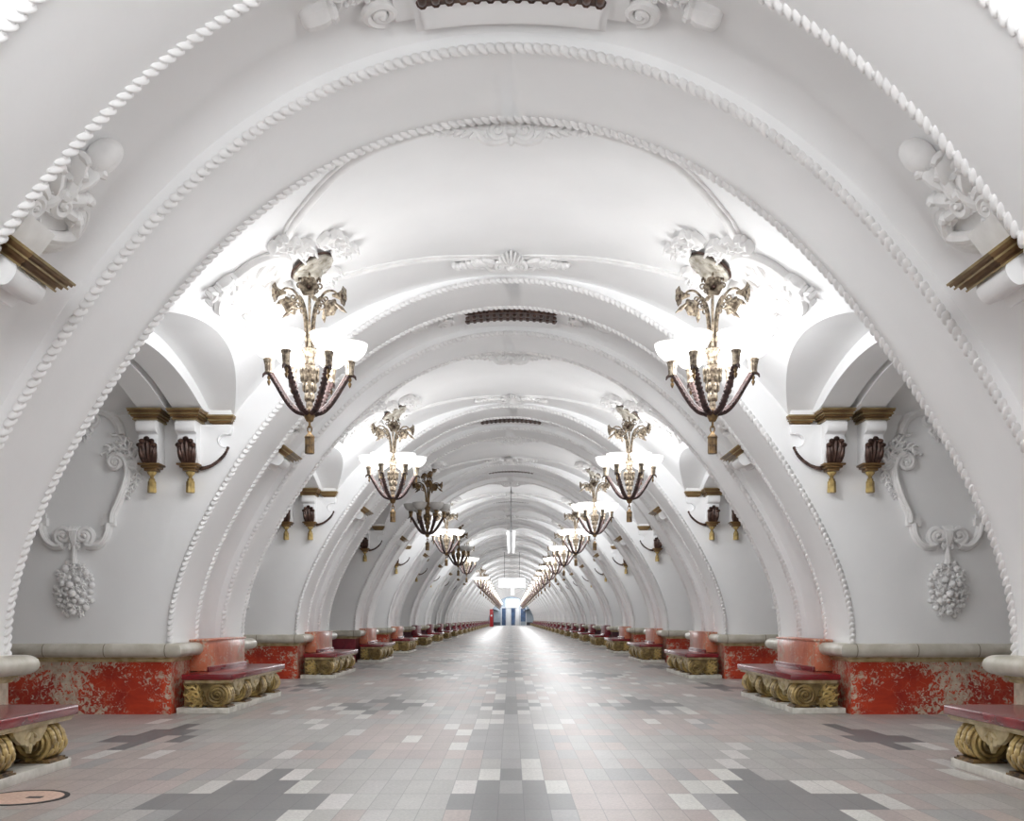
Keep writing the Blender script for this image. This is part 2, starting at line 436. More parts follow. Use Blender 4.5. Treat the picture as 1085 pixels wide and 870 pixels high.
# floor: one slab of granite per tile
def floor_mesh():
    ncol = 93; c0 = -46; r0 = int(math.floor(Y0 / TL)) ; r1 = int(math.ceil(Y1 / TL))
    rows = r1 - r0; me = bpy.data.meshes.new('floor')
    vs = []; fs = []; cols = []
    rnd = random.Random(3)
    for r in range(rows + 1):
        for c in range(ncol + 1): vs.append(((c0 + c - .5) * TW, (r0 + r) * TL, 0))
    pink = (.34, .275, .250); grey = (.32, .308, .288); pale = (.53, .515, .485); dark = (.10, .098, .096); black = (.03, .03, .034); mid = (.235, .232, .228)
    for r in range(rows):
        for c in range(ncol):
            a = r * (ncol + 1) + c; fs.append((a, a + 1, a + ncol + 2, a + ncol + 1))
            x = (c0 + c) * TW; y = (r0 + r + .5) * TL
            yb = ((y - (D(0) + BAY / 2 - .35) + P / 2) % P) - P / 2      # distance to the middle of a passage
            yp = ((y - (E(0) + TH / 2 - .35) + P / 2) % P) - P / 2      # to the middle of a pylon
            def dm(dx, dy, cw, ch): return abs(dx) / (TW * cw) + abs(dy) / (TL * ch)
            zone = rnd.random()
            wob = math.sin(x * 1.7 + y * .9) + math.sin(x * .8 - y * 1.3 + 2) + rnd.uniform(-.9, .9)
            col = pink if wob > -.15 else grey
            for dx, dy, cw, ch, cc in ((x, yb, 3.6, 3.7, mid), (x, yp, 2.6, 2.2, dark), (abs(x) - 1.82, yp, 3.6, 2.4, dark), (abs(x) - 3.62, yb, 2.9, 1.9, black)):
                q = dm(dx, dy, cw, ch)
                if q < 1: col = cc if rnd.random() > .16 else (mid if rnd.random() < .7 else pink)
                elif q < 1.42 and cc is not black and rnd.random() < .5: col = pale
            if col in (pink, grey) and rnd.random() < .07: col = pale if rnd.random() < .5 else mid
            k = rnd.uniform(.88, 1.12)
            cols.append((col[0] * k, col[1] * k * rnd.uniform(.98, 1.02), col[2] * k, 1))
    me.from_pydata(vs, [], fs)
    ca = me.color_attributes.new('stone', 'FLOAT_COLOR', 'CORNER')
    flat = [q for c in cols for _ in range(4) for q in c]
    ca.data.foreach_set('color', flat)
    me.materials.append(MAT['granite_floor'])
    return me
struct('floor', floor_mesh())
mb = MB()
for sg in (-1, 1): mb.box(min(sg * 7.75, sg * 11), max(sg * 7.75, sg * 11), Y0, Y1, -.05, 0)
mb.box(-12.5, 12.5, Y0, Y1, -.4, -.3)
struct('floor_platforms', mb.mesh('platform_floor', ['white_stone']))
# wall behind the camera
mb = MB().box(-13, 13, Y0 - .3, Y0, -.3, 6.5)
struct('wall_back', mb.mesh('back_wall', ['plaster']))

# ------------------------------------------------------------------ ordinals for labels
ORD = ['first', 'second', 'third', 'fourth', 'fifth', 'sixth', 'seventh', 'eighth', 'ninth', 'tenth', 'eleventh', 'twelfth', 'thirteenth', 'fourteenth', 'fifteenth',
       'sixteenth', 'seventeenth', 'eighteenth', 'nineteenth', 'twentieth', 'twenty-first', 'twenty-second', 'twenty-third', 'twenty-fourth', 'twenty-fifth']
def nth(i): return 'nearest' if i == 0 else ORD[i]
SIDES = ((False, 'left'), (True, 'right'))

# ------------------------------------------------------------------ marble bases of the pylons
def u_sweep(prof, pieces, x_face):
    """profile (outward offset, z) along the base: passage face, corner, nave face"""
    mb = MB()
    for pts in pieces:
        rows = [[(px + nx * o, py + ny * o, z) for o, z in prof] for px, py, nx, ny in pts]
        b0 = len(mb.v); mb.grid(rows, True)
        n = len(prof); mb.f.append(tuple(range(b0, b0 + n))); e = b0 + (len(pts) - 1) * n; mb.f.append(tuple(range(e + n - 1, e - 1, -1)))
    return mb
PA, PB = .72, 2.59
def base_pieces(hf):
    y, ny, yy = ((0, -1, PA), (TH, 1, PB))[hf]
    return [[(-XO, y, 0, ny), (-XB, y, 1, ny), (-XB, yy, 1, 0)]]
base = Spec('marble_base')
body = MB().box(-XO, -XB, 0, TH, 0, .665)
sh = lambda x, y, z: (x + XB, y - TH / 2, z)          # origin at the nave face, middle of the pylon
base.part('plinth', body.map(sh), 'red_marble')
cop = [(-.12, .725), (.08, .722)] + [(.10 + .085 * math.cos(t), .807 + .085 * math.sin(t)) for t in phis(-PI / 2, PI / 2, 9)] + [(.08, .892), (-.12, .892)]
for hf in (0, 1): base.part('coping', u_sweep(cop, base_pieces(hf), -XB).map(sh), 'coping_stone')
gp = [(-.05, .66), (.02, .66), (.03, .675), (.03, .69), (.055, .70), (.055, .726), (-.05, .726)]
for hf in (0, 1): base.part('gilt_strip', u_sweep(gp, base_pieces(hf), -XB).map(sh), 'pale_gilt')
pan = MB().box(-XB + .002, -4.05, PA, PB, .508, .905).box(-XB + .002, -4.03, PA - .02, PB + .02, .905, .93)
base.part('back_panel', pan.map(sh), 'orange_marble', None, .006)
MARB = {3: 'purple_marble'}
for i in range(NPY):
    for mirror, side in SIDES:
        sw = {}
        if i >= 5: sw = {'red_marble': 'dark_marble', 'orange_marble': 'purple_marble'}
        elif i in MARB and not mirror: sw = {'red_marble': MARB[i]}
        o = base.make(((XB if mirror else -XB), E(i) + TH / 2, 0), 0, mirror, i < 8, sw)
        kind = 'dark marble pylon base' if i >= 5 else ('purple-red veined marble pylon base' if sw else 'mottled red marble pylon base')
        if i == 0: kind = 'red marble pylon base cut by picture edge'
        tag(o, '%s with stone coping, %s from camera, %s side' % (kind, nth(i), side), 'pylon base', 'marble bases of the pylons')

# ------------------------------------------------------------------ benches
bench = Spec('bench')
BX, BY = -3.86, 1.52
bs = lambda x, y, z: (x - BX, y - BY, z)
bench.part('base_slab', MB().box(-4.24, -3.58, .07, 2.97, 0, .075).map(bs), 'white_stone', None, .006)
st = MB().box(-4.17, -3.53, .04, 3.0, .425, .503)
seat_i = bench.part('seat', st.map(bs), 'seat_red', None, .016)
bench.part('back_strip', MB().box(-4.05, -4.015, PA, PB, .5, .565).map(bs), 'seat_red', None, .01)
bench.part('rail', MB().box(-4.13, -3.57, .08, 2.96, .385, .427).box(-4.14, -3.555, .07, 2.97, .405, .427).map(bs), 'pale_gilt', None, .004)
rn = random.Random(5)
for k, yc in enumerate((.24, 1.08, 1.92, 2.76)):
    cx, cz, r = -3.735, .235, .152
    disc = [(cx + r * math.cos(t), cz + r * math.sin(t)) for t in phis(0, 2 * PI, 32)[:-1]]
    poly = [(cx + r * .9 * math.cos(t), cz + r * .9 * math.sin(t)) for t in phis(-PI * .62, PI * .5, 20)]
    poly += [(-3.9, .392), (-4.16, .392), (-4.16, .09), (-3.98, .075), (-3.88, .10)]
    ft = MB().prism(poly, -.10, .10).prism(disc, -.132, .132); ft.prism([(-4.16, .36), (-3.74, .36), (-3.74, .392), (-4.16, .392)], -.148, .148)
    leaf = MB(); sides = []; scr = []
    for sg in (1, -1):
        sp = spiral(cx, cz, r * .93, r * .1, 3.1, -PI * .6, 1, 48)
        q = MB().tube([(u, v, .134 + .014 * kk / 48) for kk, (u, v) in enumerate(sp)], [.023 * (1 - .45 * kk / 48) for kk in range(48)], 6, True, 1, (0, 0, 1))
        q.ell((cx, cz, .14), (.026, .026, .03))
        l = MB()
        acanthus(l, smooth([(-3.89, .12), (-3.95, .20), (-4.0, .29), (-4.07, .36)], 5), .10, 4, .10, .042, .2, True, rn)
        acanthus(l, smooth([(-3.91, .11), (-4.0, .13), (-4.08, .17), (-4.13, .25)], 5), .08, 4, .10, .04, .3, True, rn)
        l.ell((-4.06, .25, .10), (.05, .04, .045), .5)
        if sg < 0:
            q.map(lambda a, b_, c: (a, b_, -c)); l.map(lambda a, b_, c: (a, b_, -c))
        scr.append(q); sides.append(l)
    # leaf scales wrapped over the front of the scroll
    for a in (-.62, -.25, .12, .5, .88, 1.2):
        for w in (-.09, 0, .09):
            ww = w + (.045 if int(a * 100) % 2 else 0)
            e = MB().ell((0, 0, 0), (.045, .042, .014), 0, 7, 4)
            e.map(lambda p, q_, s_: (cx + (r + s_) * math.cos(a + p / r), cz + (r + s_) * math.sin(a + p / r), max(-.135, min(.135, ww + q_))))
            leaf.join(e)
    blk = MB().box(-3.86, -3.585, -.16, .16, .073, .088).box(-3.83, -3.60, -.145, .145, .088, .104)
    for q in (ft, leaf, *sides, *scr): q.map(lambda u, v, w: bs(u, yc + w, v))
    blk.map(lambda x, y, z: bs(x, yc + y, z))
    f_i = bench.part('foot', ft, 'gilt_ground')
    for q in scr: bench.part('scroll', q, 'gilt', f_i)
    for q in (leaf, *sides): bench.part('leaf_carving', q, 'gilt', f_i)
    bench.part('foot_block', blk, 'bronze', f_i)
for yc in (.66, 1.50, 2.34):
    h = .27
    half = [(h, .0), (h - .01, -.03), (.21, -.075), (.14, -.115), (.085, -.118), (.06, -.14), (.035, -.135), (.02, -.17), (0, -.195)]
    poly = [(-u, v) for u, v in half] + [(u, v) for u, v in reversed(half[:-1])]
    a = MB().prism(poly, 0, .035)
    a.ell((0, -.075, .035), (.045, .03, .02), PI / 2); a.ell((-.05, -.06, .035), (.05, .02, .018), .5); a.ell((.05, -.06, .035), (.05, .02, .018), -.5)
    a.ell((0, -.15, .03), (.035, .015, .015), PI / 2)
    a.map(lambda u, v, w: bs(-3.64 + w, yc + u, .386 + v))
    bench.part('apron', a, 'pale_gilt')
for i in range(NPY):
    for mirror, side in SIDES:
        o = bench.make(((-BX if mirror else BX), E(i) + BY, 0), 0, mirror, i < 9)
        ex = 'cut by the picture edge, ' if i == 0 else ''
        tag(o, 'red bench on gilded scroll feet, %s%s from camera, %s side' % (ex, nth(i), side), 'bench', 'benches along the pylons')

# ------------------------------------------------------------------ console brackets under the passage arches
def ledge(u0, u1, w1, v0=0.0, mb=None):
    mb = mb or MB()
    for a, c, o in ((-.035, 0, 0), (-.06, -.035, -.018), (-.092, -.06, -.03), (-.125, -.092, -.055)):
        mb.box(u0 - o * 1 if False else u0 - o, u1 + o, v0 + a, v0 + c, 0, w1 + o)
    return mb
def fillets(u0, u1, w1, mb=None):
    mb = mb or MB()
    for a, c, o in ((-.014, .004, .008), (-.066, -.052, -.008), (-.129, -.115, -.045)): mb.box(u0 - o, u1 + o, a, c, .01, w1 + o)
    return mb
def console(spec, wing):
    roll = MB()
    # front roll: half round block, then neck and tapering body
    prof = [(0, -.125), (.315, -.125)] + [(.30 + .045 * math.cos(t), -.20 + .07 * math.sin(t)) for t in phis(PI * .45, -PI * .55, 8)] + [(.25, -.285), (.235, -.29), (.235, -.345), (.275, -.35), (.255, -.45), (.20, -.57), (.165, -.64), (0, -.64)]
    b_ = MB().prism(prof, -.122, .122); b_.map(lambda a, c, d: (d, c, a)); roll.join(b_)
    spec.part('console', roll, 'plaster', None, .004)
    li = spec.part('ledge', ledge(-.20, .20, .40), 'ledge_bronze'); spec.part('gilt_fillet', fillets(-.20, .20, .40), 'ledge_gilt', li)
    lf = MB()
    for sx, dz, cur in ((0, .0, .0), (-.06, -.03, -.35), (.06, -.03, .35), (-.095, -.08, -.6), (.095, -.08, .6)):
        n_ = 10; pth = []
        for t_ in range(n_):
            t = t_ / (n_ - 1)
            pth.append((sx * (.62 + .35 * t), -.64 + (.285 + dz) * t, .185 + .085 * t + .03 * math.sin(PI * t)))
        lf.tube(pth, [.018 + .022 * math.sin(PI * min(.8, t_ / (n_ - 1)) + .2) for t_ in range(n_)], 7)
        u, v, w = pth[-1]
        lf.ell((u, v + .005, w + .03), (.036, .03, .036), 0, 8, 6)
    spec.part('acanthus_leaf', lf, 'brown_bronze')
    cap = MB().box(-.135, .135, -.665, -.64, -.0, .25).box(-.105, .105, -.695, -.665, 0, .22).box(-.075, .075, -.73, -.695, .02, .19)
    spec.part('cap', cap, 'ledge_bronze', None, .006)
    ts = MB().lathe([(.02, -.725), (.055, -.735), (.05, -.76), (.025, -.785), (.02, -.81), (.038, -.825), (.035, -.84), (.048, -.86), (.052, -.99), (.0451, -.995)], 14, (0, 0, 0), .07, 7)
    ts.map(lambda x, y, z: (x, z, y + .11))
    spec.part('tassel', ts, 'gilt')
    if wing:
        mb = ledge(.20, .53, .12, -.005); mb.map(lambda u, v, w: (u, v - .02, w))
        wi = spec.part('wing_ledge', mb, 'ledge_bronze'); spec.part('gilt_fillet', fillets(.20, .53, .12).map(lambda u, v, w: (u, v - .025, w)), 'ledge_gilt', wi)
        mb = MB().box(.19, .50, -.03, .07, 0, .09)
        poly = [(.10, -.14), (.50, -.14), (.505, -.20), (.49, -.25)]
        poly += [(.43 + .09 * math.cos(t), -.34 + .085 * math.sin(t)) for t in phis(PI * .38, PI * 1.55, 12)]
        poly += [(.45, -.445), (.40, -.51), (.33, -.58), (.25, -.635), (.17, -.66), (.10, -.66)]
        mb.prism(poly, 0, .10)
        k = [(.43 + .09 * math.cos(t), -.34 + .085 * math.sin(t)) for t in phis(PI * .38, PI * 1.55, 12)]
        band(mb, k, .012, .10, 6)
        spec.part('wing_scroll', mb, 'plaster', None, .003)
        mb = MB(); kk = smooth([(.45, -.435), (.40, -.53), (.32, -.605), (.23, -.66), (.13, -.69)], 8)
        for n, (u, v) in enumerate(kk):
            if n % 2 == 0: mb.ell((u, v, .075), (.03, .024, .028), .7)
        band(mb, kk, .017, .07)
        spec.part('garland', mb, 'brown_bronze')
    return spec
outer = console(Spec('console_bracket'), True); inner = console(Spec('console_bracket'), False)
for s in (outer, inner):
    for p in s.parts: p[1].map(lambda u, v, w: (u, -w, v))
for i in range(0, 11):
    for mirror, side in SIDES:
        sx = 1 if mirror else -1
        for s, x, w in ((outer, 4.0, 'console bracket with side scroll and bronze tassel'), (inner, 4.48, 'plain-sided console bracket with bronze tassel')):
            if s is inner and i > 4: continue
            o = s.make((sx * x, E(i + 1), EYE + ZS), 0, mirror, i < 5)
            # wings point to the nave: left wall brackets carry theirs on +X
            tag(o, '%s under the %s passage arch on the %s' % (w, nth(i), side), 'bracket', 'brackets under the passage arches')

# ------------------------------------------------------------------ wall cartouches in the passages
cart = Spec('wall_cartouche')
def Q(x, y): return ((x - 203) / 281, (560 - y) / 281)
rn = random.Random(11)
fr = MB()
lower = smooth([Q(*p) for p in ((245, 596), (275, 598), (303, 578), (318, 548), (322, 518))], 6)
side_ = smooth([Q(*p) for p in ((333, 515), (338, 480), (356, 440), (374, 395), (386, 350), (388, 318), (376, 288), (352, 275))], 6)
upper = smooth([Q(*p) for p in ((368, 205), (358, 170), (335, 140), (305, 124), (278, 122), (254, 134))], 6)
for pth in (lower, side_, upper):
    band(fr, pth, .058, .02, 8, 1.0)
    band(fr, pth, .030, .068, 6, 1.0)
fr.box(*sorted((Q(298, 0)[0], Q(348, 0)[0])), *sorted((Q(0, 500)[1], Q(0, 527)[1])), 0, .062)
fr.box(*sorted((Q(304, 0)[0], Q(330, 0)[0])), *sorted((Q(0, 484)[1], Q(0, 502)[1])), 0, .045)
volute(fr, *Q(241, 562), .115, -PI / 2, 1, 1.7, .042, .04)
volute(fr, *Q(350, 303), .10, PI * .5, 1, 1.6, .038, .04)
volute(fr, *Q(270, 152), .095, PI * .62, 1, 1.6, .038, .04)
mir(fr)
cart.part('frame', fr, 'relief_plaster')
lv = MB()
acanthus(lv, smooth([Q(*p) for p in ((425, 330), (412, 290), (385, 245), (345, 190))], 6), .15, 6, .02, .045, .35, True, rn)
acanthus(lv, smooth([Q(*p) for p in ((395, 300), (365, 260), (330, 250), (312, 275))], 6), .11, 5, .02, .04, .4, True, rn)
acanthus(lv, smooth([Q(*p) for p in ((425, 330), (418, 365), (400, 400), (385, 425))], 6), .08, 6, .01, .03, .5, True, rn)
acanthus(lv, smooth([Q(*p) for p in ((262, 175), (245, 195), (232, 222))], 6), .10, 4, .02, .035, .5, True, rn)
acanthus(lv, smooth([Q(*p) for p in ((285, 122), (290, 108), (300, 95))], 6), .08, 3, .02, .035, .4, True, rn)
mir(lv)
cart.part('acanthus_leaves', lv, 'relief_plaster')
cr = MB()
for k in range(-2, 3): cr.tube([(k * .030, .11, .02), (k * .022, .05, .10), (k * .012, -.06, .09), (k * .006, -.13, .05)], .016, 6)
acanthus(cr, [(0, -.03), (0, -.08), (0, -.15)], .13, 3, .02, .04, .4, True, rn)
cr.tube([(0, -.1, .03), (0, -.2, .045), (0, -.36, .05)], [.028, .032, .045], 8)
cart.part('crest', cr, 'relief_plaster')
kn = MB()
for k in range(5): kn.ell((0, 1.62 - .03 * k, .03), (.05, .04, .04), k)
cart.part('top_knot', kn, 'relief_plaster')
fc = MB(); rnf = random.Random(4); placed = []
for _ in range(900):
    u, v = rnf.uniform(-.25, .25), rnf.uniform(-1.02, -.33)
    t = (v + .68) / .35; wmax = .25 * math.sqrt(max(0, 1 - t * t)) * (1.0 if t > 0 else .95)
    if abs(u) > wmax: continue
    r = rnf.choice((.036, .044, .052, .03))
    if any((u - a) ** 2 + (v - b_) ** 2 < (.75 * (r + c)) ** 2 for a, b_, c in placed): continue
    placed.append((u, v, r))
    dome = .10 * max(0, 1 - (u / .25) ** 2) * max(0, 1 - t * t)
    if rnf.random() < .45:
        fc.ell((u, v, .02 + dome), (r, r, r), 0, 8, 6)
    else:                                  # small five-petalled flower
        for k in range(5):
            a = 2 * PI * k / 5 + u * 9
            fc.ell((u + r * .6 * math.cos(a), v + r * .6 * math.sin(a), .025 + dome), (r * .62, r * .4, r * .5), a, 6, 4)
        fc.ell((u, v, .04 + dome), (r * .3, r * .3, r * .5), 0, 6, 4)
fc.ell((0, -.68, .0), (.30, .20, .08), PI / 2, 12, 8)
cart.part('fruit_cluster', fc, 'relief_plaster')
for p in cart.parts: p[1].map(lambda u, v, w: (u, -w, v))
for i in range(0, 5):
    for mirror, side in SIDES:
        o = cart.make(((5.48 if mirror else -5.48), E(i + 1), 2.25), 0, mirror, i < 3)
        tag(o, 'white plaster scroll cartouche with fruit cluster on the wall of the %s %s passage' % (nth(i), side), 'cartouche', 'plaster cartouches in the passages')

# ------------------------------------------------------------------ bracket and scroll ornament in the recess of a pylon vault
PHB = math.radians(52.5)
def recess_map(depth=.26):
    def f(u, v, w):                         # u along the hall, v up the curve, w inward
        r0 = ribr(PHB); ph = PHB - v / r0
        x, z = on_rib(ph, depth - w)
        return (-x, u, z)
    return f
rb = Spec('vault_bracket')
led = MB()
for a, c, o in ((-.035, 0, 0), (-.06, -.035, -.018), (-.092, -.06, -.03), (-.125, -.092, -.055)):
    led.box(-.56 - o, .02 + o, a, c, 0, .44 + o); led.box(.02, .18 + o, a - .01, c - .01, 0, .24 + o)
fil = fillets(-.56, .02, .44); fillets(.02, .18, .24, fil)
con = MB()
prof = [(0, -.125), (.36, -.125)] + [(.34 + .05 * math.cos(t), -.21 + .085 * math.sin(t)) for t in phis(PI * .45, -PI * .55, 8)] + [(.27, -.31), (.26, -.38), (.14, -.40), (0, -.42)]
q = MB().prism(prof, -.50, -.10); q.map(lambda a, c, d: (d, c, a)); con.join(q)
strip = MB(); rows = []
for k in range(25):
    v = -.4 - 2.55 * k / 24
    rows.append([(-.42, v, -.02), (-.42, v, .05), (-.36, v, .08), (-.10, v, .08), (-.04, v, .05), (-.04, v, -.02)])
strip.grid(rows)
orn = MB(); rn = random.Random(21)
for k_, (d_, ww) in enumerate(((0, .05), (.065, .075), (.125, .10))):
    pts = smooth([(-.26, .03 + d_ * .5), (-.05, .04 + d_ * .9), (.14 - d_ * .4, .16 + d_ * .6), (.17 - d_, .31), (.10 - d_ * .8, .41 - d_ * .5), (.0 - d_ * .3, .40 - d_ * .9)], 7)
    band(orn, pts, .042, ww, 8, .9)
orn.prism(smooth([(-.30, .03), (-.05, .04), (.14, .16), (.17, .31), (.10, .41), (.0, .40), (-.2, .42), (-.34, .30)], 6)[:-1], 0, .07)
orn.box(-.50, -.20, .0, .17, 0, .20)
volute(orn, -.22, .34, .10, .4, 1, 1.5, .04, .12)
volute(orn, -.42, .22, .07, 2.4, -1, 1.4, .03, .14)
for (u, v, a, l, b_) in ((-.34, .30, .9, .14, .06), (-.24, .44, 1.7, .15, .055), (-.14, .42, .6, .13, .05), (-.38, .42, 2.2, .12, .05), (-.18, .55, 1.2, .14, .05), (-.28, .55, 2.0, .12, .045), (-.12, .33, .1, .12, .05), (-.42, .33, 2.8, .10, .05)):
    orn.ell((u, v, .10), (l, b_, .07), a, 9, 6); orn.ell((u + l * .8 * math.cos(a), v + l * .8 * math.sin(a), .12), (b_ * .8, b_ * .7, .06), a + .8, 7, 5)
acanthus(orn, smooth([(-.40, .10), (-.33, .28), (-.24, .48), (-.15, .66)], 6), .13, 5, .08, .05, .3, True, rn)
orn2 = MB().ell((-.10, .87, .09), (.14, .095, .10), 1.15, 14, 10)
for a in (-.6, 0, .6): orn2.ell((-.18 + .05 * a, .70 - .03 * a, .09), (.09, .04, .05), 2.4 + a * .5)
orn2.tube([(-.23, .72, .05), (-.15, .74, .11), (-.05, .69, .08)], .03, 8); orn2.tube([(-.22, .76, .05), (-.13, .785, .12), (-.03, .74, .08)], .022, 8)
orn2.ell((-.27, .66, .09), (.07, .035, .05), 2.9); orn2.ell((-.08, .62, .09), (.07, .035, .05), .2)
orn.map(lambda u, v, w: (-.5 + (u + .5) * 1.2, v * 1.05, w * 1.15)); orn2.map(lambda u, v, w: (u + .03, v - .10, w))
fm = recess_map()
anchor = Vector(fm(0, 0, 0))
for nm, mb, mt, bv in (('ledge', led, 'ledge_bronze', 0), ('gilt_fillet', fil, 'ledge_gilt', 0), ('console', con, 'plaster', 0), ('pilaster_strip', strip, 'plaster', 0), ('scroll_ornament', orn, 'relief_plaster', 0), ('egg_finial', orn2, 'relief_plaster', 0)):
    mb.map(lambda u, v, w: Vector(fm(u, v, w)) - anchor)
    rb.part(nm, mb, mt, None, bv)
for i in range(0, 9):
    for mirror, side in SIDES:
        o = rb.make(((-anchor.x if mirror else anchor.x), E(i) + TH / 2, anchor.z), 0, mirror, i < 4)
        tag(o, 'bronze-ledged bracket with white scroll ornament in the vault recess of the %s %s pylon' % (nth(i), side), 'bracket', 'brackets in the vault recesses')

# ------------------------------------------------------------------ vent cartouche at the crown of each recess
def crown_map(r, y0=0, n0=0):
    return lambda u, v, w: ((r - w) * math.sin(u / r), v, (r - w) * math.cos(u / r) - r)
vent = Spec('vault_vent')
pl = MB()
def strip_box(mb, u0, u1, v0, v1, w0, w1, n=14):
    rows = []
    for k in range(n + 1):
        u = u0 + (u1 - u0) * k / n
        rows.append([(u, v0, w0), (u, v1, w0), (u, v1, w1), (u, v0, w1)])
    o = len(mb.v); mb.grid(rows, True); mb.f.append((o + 3, o + 2, o + 1, o)); e = o + n * 4; mb.f.append((e, e + 1, e + 2, e + 3))
strip_box(pl, -.72, .72, -.26, .47, 0, .185)
strip_box(pl, -.86, .86, -.2, .37, 0, .15)
strip_box(pl, -.66, .66, -.20, .41, 0, .215)
vent.part('plate', pl, 'plaster')
gr_ = MB(); rn = random.Random(8)
strip_box(gr_, -.64, .64, -.25, .13, .19, .225)
for k in range(14):
    u = -.65 + k * .1
    for sg, v in ((-1, -.27), (1, .14)):
        gr_.ell((u, v, .17), (.05, .045, .07), 0, 8, 5); gr_.ell((u + .05, v - .02, .11), (.03, .03, .05), 0, 6, 4)
        gr_.ell((u, v * .4, .228), (.035, .07, .025), 0, 7, 4)
vent.part('bronze_grille', gr_, 'brown_bronze')
vo = MB()
for sg in (1,):
    volute(vo, .95, .26, .13, PI * .5, -1, 1.6, .045, .12); volute(vo, .95, -.08, .10, -PI / 2, 1, 1.5, .04, .10)
    acanthus(vo, smooth([(.80, .05), (.98, .07), (1.12, .06), (1.26, .08)], 5), .12, 5, .08, .04, .3, True, rn)
    dr = MB().lathe([(.07, 0), (.085, .03), (.07, .06), (.09, .10), (.09, .22), (.075, .25), (.05, .27)], 14, (0, 0, 0), .05, 7)
    dr.map(lambda x, y, z: (1.26 + z, .14 + x, .10 + y)); vo.join(dr)
v2 = MB(); v2.v = [(-x, y, z) for x, y, z in vo.v]; v2.f = [tuple(reversed(q)) for q in vo.f]
for q in (vo, v2): vent.part('end_scroll', q, 'relief_plaster')
cm = crown_map(RR + .26)
for p in vent.parts: p[1].map(cm)
for i in range(0, 9):
    o = vent.make((0, E(i) + TH / 2, EYE + RR + .26), 0, False, i < 4)
    tag(o, 'white plaster vent panel with bronze leaf grille, crown of the %s pylon vault' % nth(i), 'vent', 'vent panels at the vault crown')

# ------------------------------------------------------------------ crests on the bay vaults and the panel mouldings
cm = crown_map(RB)
rn = random.Random(31)
def crest_parts(spec, fn):
    c1 = MB()
    for k in range(-3, 4): c1.ell((k * .030, .10 - .012 * abs(k), .05), (.13 - .014 * abs(k), .026, .045), PI / 2 - k * .26, 8, 5)
    c1.ell((0, -.03, .06), (.06, .045, .05)); c1.ell((0, -.10, .03), (.035, .05, .03))
    c2 = MB()
    volute(c2, .125, -.01, .095, PI * .5, 1, 1.6, .034, .04)
    band(c2, smooth([(.03, -.09), (.13, -.12), (.25, -.09), (.32, .0), (.44, .045)], 6), .034, .04)
    for k in range(6):
        u = .27 + .075 * k; l = .10 - .010 * k
        c2.ell((u, .05 - .008 * k, .04), (l, .034, .04), .35 + .05 * k, 8, 5); c2.ell((u + .04, -.03 + .012 * k, .035), (l * .8, .028, .035), -.5 + .06 * k, 8, 5)
    c2.tube([(.22, -.02, .03), (.45, .03, .03), (.72, .02, .02)], [.035, .028, .008], 7)
    c3 = MB(); c3.v = [(-x, y, z) for x, y, z in c2.v]; c3.f = [tuple(reversed(q)) for q in c2.f]
    for nm, q in (('palmette', c1), ('scroll', c2), ('scroll', c3)):
        q.map(fn); q.map(cm); spec.part(nm, q, 'relief_plaster')
    return spec
crest_n = crest_parts(Spec('vault_crest'), lambda a, b_, c: (a, -c * .9, .10 - b_ * .95))
crest_f = crest_parts(Spec('vault_crest'), lambda a, b_, c: (a, -b_ * 1.9, c * 1.2))
for i in range(0, 14):
    for which, spec, y in (('near', crest_n, .16), ('far', crest_f, BAY - .55)):
        o = spec.make((0, D(i) + y, EYE + RB), 0, False, i < 3)
        tag(o, 'white scrolled plaster crest at the vault crown, %s edge of the %s bay' % (which, nth(i)), 'crest', 'plaster crests on the vault')
def on_bay(x, y, w=0): # X measured across, returns a point of the bay vault
    p = math.asin(max(-1, min(1, x / RB))); r = RB - w
    return (r * math.sin(p), y, EYE + r * math.cos(p))
pm = MB()
nearc = smooth([(-2.22, 1.30), (-2.09, 1.04), (-1.92, .84), (-1.60, .52), (-1.25, .31), (-.62, .2), (0, .18)], 8)
farc = smooth([(-2.10, 2.45), (-2.0, 2.72), (-1.5, 2.98), (-.95, 3.18), (-.5, 3.34), (0, 3.42)], 8)
for path, ofs in ((nearc, (-.055, 0, .055)), (farc, (-.06, 0, .06))):
    for o in ofs:
        for sg in (1, -1):
            pts = []
            for k in range(len(path)):
                a, b_ = path[max(0, k - 1)], path[min(len(path) - 1, k + 1)]
                t = Vector((b_[0] - a[0], b_[1] - a[1])).normalized()
                pts.append(on_bay(sg * (path[k][0] - t.y * o), path[k][1] + t.x * o, .006))
            pm.tube(pts, (.03 if o == 0 else .016) if path is farc else (.05 if o == 0 else .02), 7)
me_pm = pm.mesh('panel_moulding', ['relief_plaster'], None, 60)
for i in range(0, 14):
    struct('trim_5', me_pm, (0, D(i), 0))

